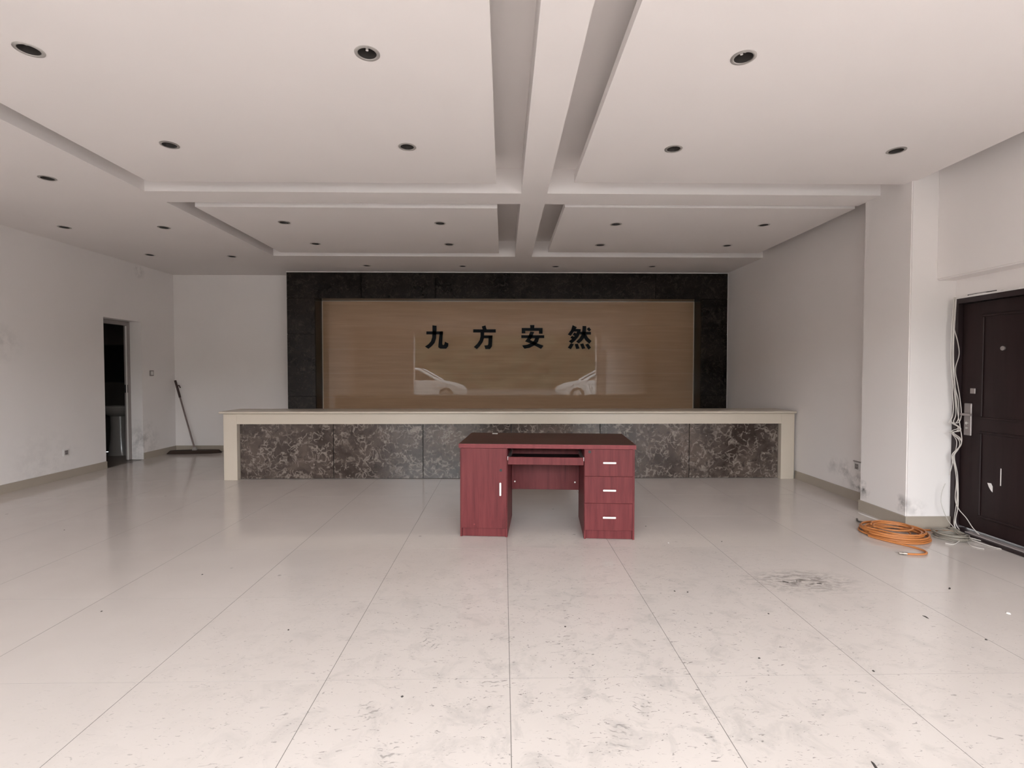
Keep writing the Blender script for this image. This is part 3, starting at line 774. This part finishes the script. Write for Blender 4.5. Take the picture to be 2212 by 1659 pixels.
# ------------------------------------------------------------------ mop
mop_b = Vector((-5.07, 8.20, 0.0))
mo = empty('flat_mop', mop_b); tag(mo, 'dark flat mop leaning in the corner beside the washroom doorway', 'mop')
bm = bmesh.new()
segs = 28; hw = 0.40
ringt, ringb = [], []
for i in range(segs):
    a = 2 * PI * i / segs
    x, y = hw * math.copysign(abs(math.cos(a)) ** 0.6, math.cos(a)), 0.105 * math.copysign(abs(math.sin(a)) ** 0.7, math.sin(a))
    y += 0.10 * x
    ringb.append(bm.verts.new((x * 1.03, y * 1.05, 0.002))); ringt.append(bm.verts.new((x * 0.93, y * 0.8, 0.048)))
bm.faces.new(ringb[::-1]); bm.faces.new(ringt)
for i in range(segs):
    j = (i + 1) % segs; bm.faces.new((ringb[i], ringb[j], ringt[j], ringt[i]))
obj('mop_pad', bm, 'mop_head', mo, True)
topv = Vector((-5.452, 8.33, 1.19)) - mop_b
piv = Vector((0.0, 0.0, 0.075))
dirv = (topv - piv).normalized(); Lp = (topv - piv).length
bm = bmesh.new(); bx(bm, -0.03, 0.03, -0.02, 0.02, 0.047, 0.08); tube(bm, [(-0.025, 0, 0.082), (0.025, 0, 0.082)], 0.016, 10); obj('swivel_joint', bm, 'silver', mo, True)
bm = bmesh.new(); tube(bm, [piv, piv + dirv * (Lp - 0.28)], 0.0125, 12); obj('pole', bm, 'mop_pole', mo, True)
bm = bmesh.new(); tube(bm, [piv + dirv * (Lp - 0.30), piv + dirv * (Lp - 0.10), piv + dirv * Lp], 0.017, 12); obj('grip', bm, 'mop_grip', mo, True)
hk = piv + dirv * Lp
bm = bmesh.new(); tube(bm, smooth_path([hk - dirv * 0.10 + Vector((0.014, 0, 0)), hk - dirv * 0.085 + Vector((0.04, 0, 0.0)), hk - dirv * 0.13 + Vector((0.05, 0, 0))], 5), 0.008, 8); obj('hanging_hook', bm, 'mop_grip', mo, True)

# ------------------------------------------------------------------ wall plates
def plate(name, loc, rz, label, cat, kind):
    e = empty(name, loc, rz); tag(e, label, cat)
    box('face_plate', (-0.043, 0.043, -0.009, -0.0005, -0.043, 0.043), 'white_plastic' if kind != 'switch' else 'grey_plastic', e, 0.003, 2)
    if kind == 'switch':
        box('rocker', (-0.028, 0.028, -0.0125, -0.0092, -0.028, 0.028), 'white_plastic', e, 0.002)
    else:
        box('socket_insert', (-0.026, 0.026, -0.0105, -0.0092, -0.028, 0.028), 'grey_plastic', e)
        bm = bmesh.new()
        for x, z, r_ in ((-0.010, 0.016, 0), (0.010, 0.016, 0), (-0.011, -0.010, 1), (0.011, -0.010, 1), (0, -0.018, 0)):
            bx(bm, x - 0.0025, x + 0.0025, -0.0112, -0.0106, z - 0.006, z + 0.006)
        obj('socket_slots', bm, 'black', e)
    return e
plate('wall_socket', (XL, 6.29, 0.325), R(90), 'small wall socket low on the wall left of the washroom doorway', 'socket', 'socket')
plate('light_switch', (XL, 7.83, 1.315), R(90), 'small grey light switch between the washroom doorway and the corner', 'switch', 'switch')
so = plate('wall_socket', (XR, 5.04, 0.36), R(-90), 'damaged wall socket above the damp stain near the pillar', 'socket', 'socket')
bm = bmesh.new(); bx(bm, -0.05, 0.055, -0.012, -0.0005, 0.046, 0.056); obj('broken_edge', bm, 'grey_plastic', so)

# ------------------------------------------------------------------ recessed downlights
def make_downlight():
    e = empty('downlight', (0, 0, ZC))
    bm = bmesh.new()
    lathe(bm, [(0.0460, 0.0), (0.0625, -0.0006), (0.0625, -0.0025), (0.052, -0.005), (0.0465, -0.004), (0.0460, -0.0015)], 32, cap=False)
    bmesh.ops.solidify(bm, geom=list(bm.faces), thickness=0.0004)
    obj('trim_ring', bm, 'ring', e, True)
    bm = bmesh.new()
    lathe(bm, [(0.0462, -0.001), (0.0440, 0.045), (0.038, 0.085), (0.026, 0.105), (0.0, 0.107)], 28, cap=False)
    obj('lamp_can', bm, 'can', e, True)
    bm = bmesh.new()
    for sx in (-0.011, 0.011):
        pts = [(sx, 0, 0.100), (sx, 0, 0.055), (sx, 0.001, 0.020)]
        tube(bm, pts, 0.0075, 10)
    lathe(bm, [(0.018, 0.085), (0.018, 0.104)], 16)
    obj('lamp_tubes', bm, 'bulb', e, True)
    return e
def dl_label(x, y):
    cols = {-2.36: 'outermost left', -0.685: 'left of the centre beam', 1.225: 'right of the centre beam', 2.85: 'outermost right'}
    if (x, y) in LIGHTS_P:
        front = y < 4.5
        n = {2.55: 'second row from the crossbeam', 3.59: 'row nearest the crossbeam', 5.42: 'front row', 6.31: 'back row'}[y]
        return 'recessed downlight, %s, %s of the %s panels' % (cols[x], n, 'near' if front else 'far')
    return {(-3.78, 4.22): 'round recessed downlight in the left soffit, nearest the camera',
            (-4.88, 5.64): 'round recessed downlight in the left soffit, closer to the wall, ahead of the doorway',
            (-3.78, 5.63): 'round recessed downlight in the left soffit, middle of its inner row',
            (-4.86, 6.95): 'round recessed downlight in the soffit above the washroom doorway',
            (-3.78, 7.02): 'round recessed downlight in the left soffit, farthest of its inner row',
            (-2.07, 7.60): 'leftmost of four downlights above the marble surround',
            (-0.62, 7.61): 'second from left of four downlights above the marble surround',
            (0.80, 7.61): 'third from left of four downlights above the marble surround',
            (2.27, 7.58): 'rightmost of four downlights above the marble surround'}[(x, y)]
proto = None
for (x, y) in LIGHTS:
    if proto is None: proto = e = make_downlight()
    else: e = copy_tree(proto)
    e.location = (x, y, ZC); e.rotation_euler = (0, 0, random.uniform(0, PI))
    tag(e, dl_label(x, y), 'downlight', 'recessed ceiling downlights')

# ------------------------------------------------------------------ crumbs and flakes on the floor
def crumb(name, x, y, sx, sy, sz, mat, label, group, seed, cat='debris'):
    rnd = random.Random(seed); bm = bmesh.new()
    n = 7; t_, b_ = [], []
    for i in range(n):
        a = 2 * PI * i / n + rnd.uniform(-0.25, 0.25); k = rnd.uniform(0.7, 1.15)
        b_.append(bm.verts.new((sx * k * math.cos(a), sy * k * math.sin(a), 0.0)))
        t_.append(bm.verts.new((sx * 0.6 * k * math.cos(a), sy * 0.6 * k * math.sin(a), sz * rnd.uniform(0.6, 1.0))))
    bm.faces.new(b_[::-1]); bm.faces.new(t_)
    for i in range(n):
        j = (i + 1) % n; bm.faces.new((b_[i], b_[j], t_[j], t_[i]))
    o = obj(name, bm, mat, None, loc=(x, y, 0.0003)); o.rotation_euler = (0, 0, rnd.uniform(0, PI))
    tag(o, label, cat, group)
DC = [(1.234, 4.245, 0, 'tiny dark crumb on the floor just beyond the drawer side of the red desk'),
      (1.722, 3.851, 0, 'tiny dark crumb on the floor between the red desk and the orange hose'),
      (-1.993, 3.282, 0, 'tiny dark crumb alone on the tiles well left of the red desk'),
      (-3.719, 4.231, 0, 'tiny dark crumb farthest left, on the tiles facing the washroom doorway'),
      (-2.251, 2.781, 0, 'tiny dark crumb on the near left floor, leftmost of the foreground'),
      (-1.118, 2.563, 0, 'round dark crumb on the pale tiles left of the desk in the foreground'),
      (-0.419, 2.023, 0, 'tiny dark crumb in the foreground left of the middle tile joint'),
      (0.325, 2.571, 0, 'tiny dark crumb in the foreground below the knee space of the desk'),
      (1.12, 2.967, 0, 'right one of two dark crumbs side by side in front of the drawers'),
      (1.046, 2.981, 0, 'left one of two dark crumbs side by side in front of the drawers'),
      (1.469, 2.69, 0, 'tiny dark crumb on the floor just below the muddy patch'),
      (2.762, 2.99, 1, 'long dark sliver of dirt on the floor facing the dark door'),
      (2.417, 2.408, 0, 'tiny dark crumb nearest the right edge of the foreground'),
      (1.659, 2.161, 0, 'tiny dark crumb in the right foreground beside a diagonal tile joint'),
      (1.198, 2.269, 0, 'tiny dark crumb in the foreground directly before the drawer pedestal'),
      (2.31, 2.639, 1, 'long dark sliver of dirt between the muddy patch and the right edge'),
      (1.265, 1.633, 1, 'long dark sliver of dirt at the bottom edge of the floor'),
      (2.0, 3.07, 1, 'right dark sliver lying in the muddy patch'),
      (1.80, 3.10, 1, 'left dark sliver lying in the muddy patch')]
for k, (x, y, el, lab) in enumerate(DC):
    crumb('dirt_crumb', x, y, 0.024 if el else 0.0065, 0.006, 0.003, 'debris', lab, 'dark crumbs on the floor', 100 + k)
crumb('plaster_chip', 2.803, 2.672, 0.012, 0.016, 0.006, 'chip', 'small white plaster chip on the floor below the dark door', None, 61)
crumb('plaster_chip', 1.292, 3.827, 0.009, 0.006, 0.004, 'chip', 'small white plaster chip right of the red desk', None, 62)
crumb('plaster_flake', 3.375, 4.49, 0.16, 0.022, 0.003, 'chip', 'long white plaster flake along the pillar baseboard', None, 63)
bpy.data.objects['plaster_flake'].rotation_euler = (0, 0, R(93))

# ------------------------------------------------------------------ outside: yard, hedge and two parked cars
tag(box('ground_yard', (-40, 40, -60, FY - 0.301, -0.30, -0.02), 'yard'), 'grey concrete yard outside the entrance', kind='structure')
bm = bmesh.new()
rnd = random.Random(5)
nx, nz = 60, 8
g = [[bm.verts.new((-24 + 48 * i / nx, -22 + rnd.uniform(-0.6, 0.6) - (1.2 if j == nz else 0), 5.5 * j / nz + (rnd.uniform(-0.5, 0.5) if j == nz else 0))) for j in range(nz + 1)] for i in range(nx + 1)]
for i in range(nx):
    for j in range(nz): bm.faces.new((g[i][j], g[i + 1][j], g[i + 1][j + 1], g[i][j + 1]))
bk = [bm.verts.new((-24 + 48 * i / nx, -24.5, 0)) for i in range(nx + 1)]
for i in range(nx): bm.faces.new((g[i][nz], g[i + 1][nz], bk[i + 1], bk[i]))
tag(obj('hedge', bm, 'leaf', loc=(0, 0, -0.02)), 'tall dark green hedge across the yard outside', 'hedge')
def car(name, x, y, flip, label):
    e = empty(name, (x, y, -0.02), PI if flip else 0.0); tag(e, label, 'car', 'cars parked outside')
    # nose at local x = 0, pointing +x, length 4.4
    low = [(0.0, 0.42), (-0.06, 0.62), (-0.45, 0.80), (-1.15, 0.93), (-1.30, 0.95), (-3.9, 0.98), (-4.35, 0.92), (-4.42, 0.55), (-4.35, 0.26), (-0.10, 0.24)]
    bm = bmesh.new(); prism_xz(bm, low, -0.86, 0.86)
    bmesh.ops.bevel(bm, geom=list(bm.edges), offset=0.07, segments=2, affect='EDGES', clamp_overlap=True)
    obj('body', bm, 'car_paint', e, True)
    cab_ = [(-1.22, 0.94), (-2.05, 1.42), (-2.5, 1.47), (-3.3, 1.44), (-4.0, 0.97)]
    bm = bmesh.new(); prism_xz(bm, [(px * 1.0, pz - 0.02) for px, pz in cab_], -0.70, 0.70); obj('windows', bm, 'car_glass', e)
    bm = bmesh.new()
    for s in (-1, 1):
        tube(bm, [(-1.18, 0.72 * s, 0.94), (-2.05, 0.69 * s, 1.43), (-2.5, 0.68 * s, 1.48), (-3.3, 0.68 * s, 1.45), (-4.05, 0.72 * s, 0.97)], 0.05, 8)
    bx(bm, -3.3, -2.05, -0.68, 0.68, 1.44, 1.49)
    obj('roof', bm, 'car_paint', e)
    for wx in (-0.85, -3.5):
        for s in (-1, 1):
            bm = bmesh.new(); tube(bm, [(wx, s * 0.70, 0.32), (wx, s * 0.885, 0.32)], 0.32, 20); w = obj('wheel', bm, 'tyre', e)
            bm = bmesh.new(); tube(bm, [(wx, s * 0.886, 0.32), (wx, s * 0.90, 0.32)], 0.2, 16); obj('hubcap', bm, 'silver', w)
car('parked_car', -1.7, -6.2, False, 'white car parked outside, reflected left of centre in the stone panel')
car('parked_car', 2.45, -6.2, True, 'white car parked outside, reflected right of centre in the stone panel')
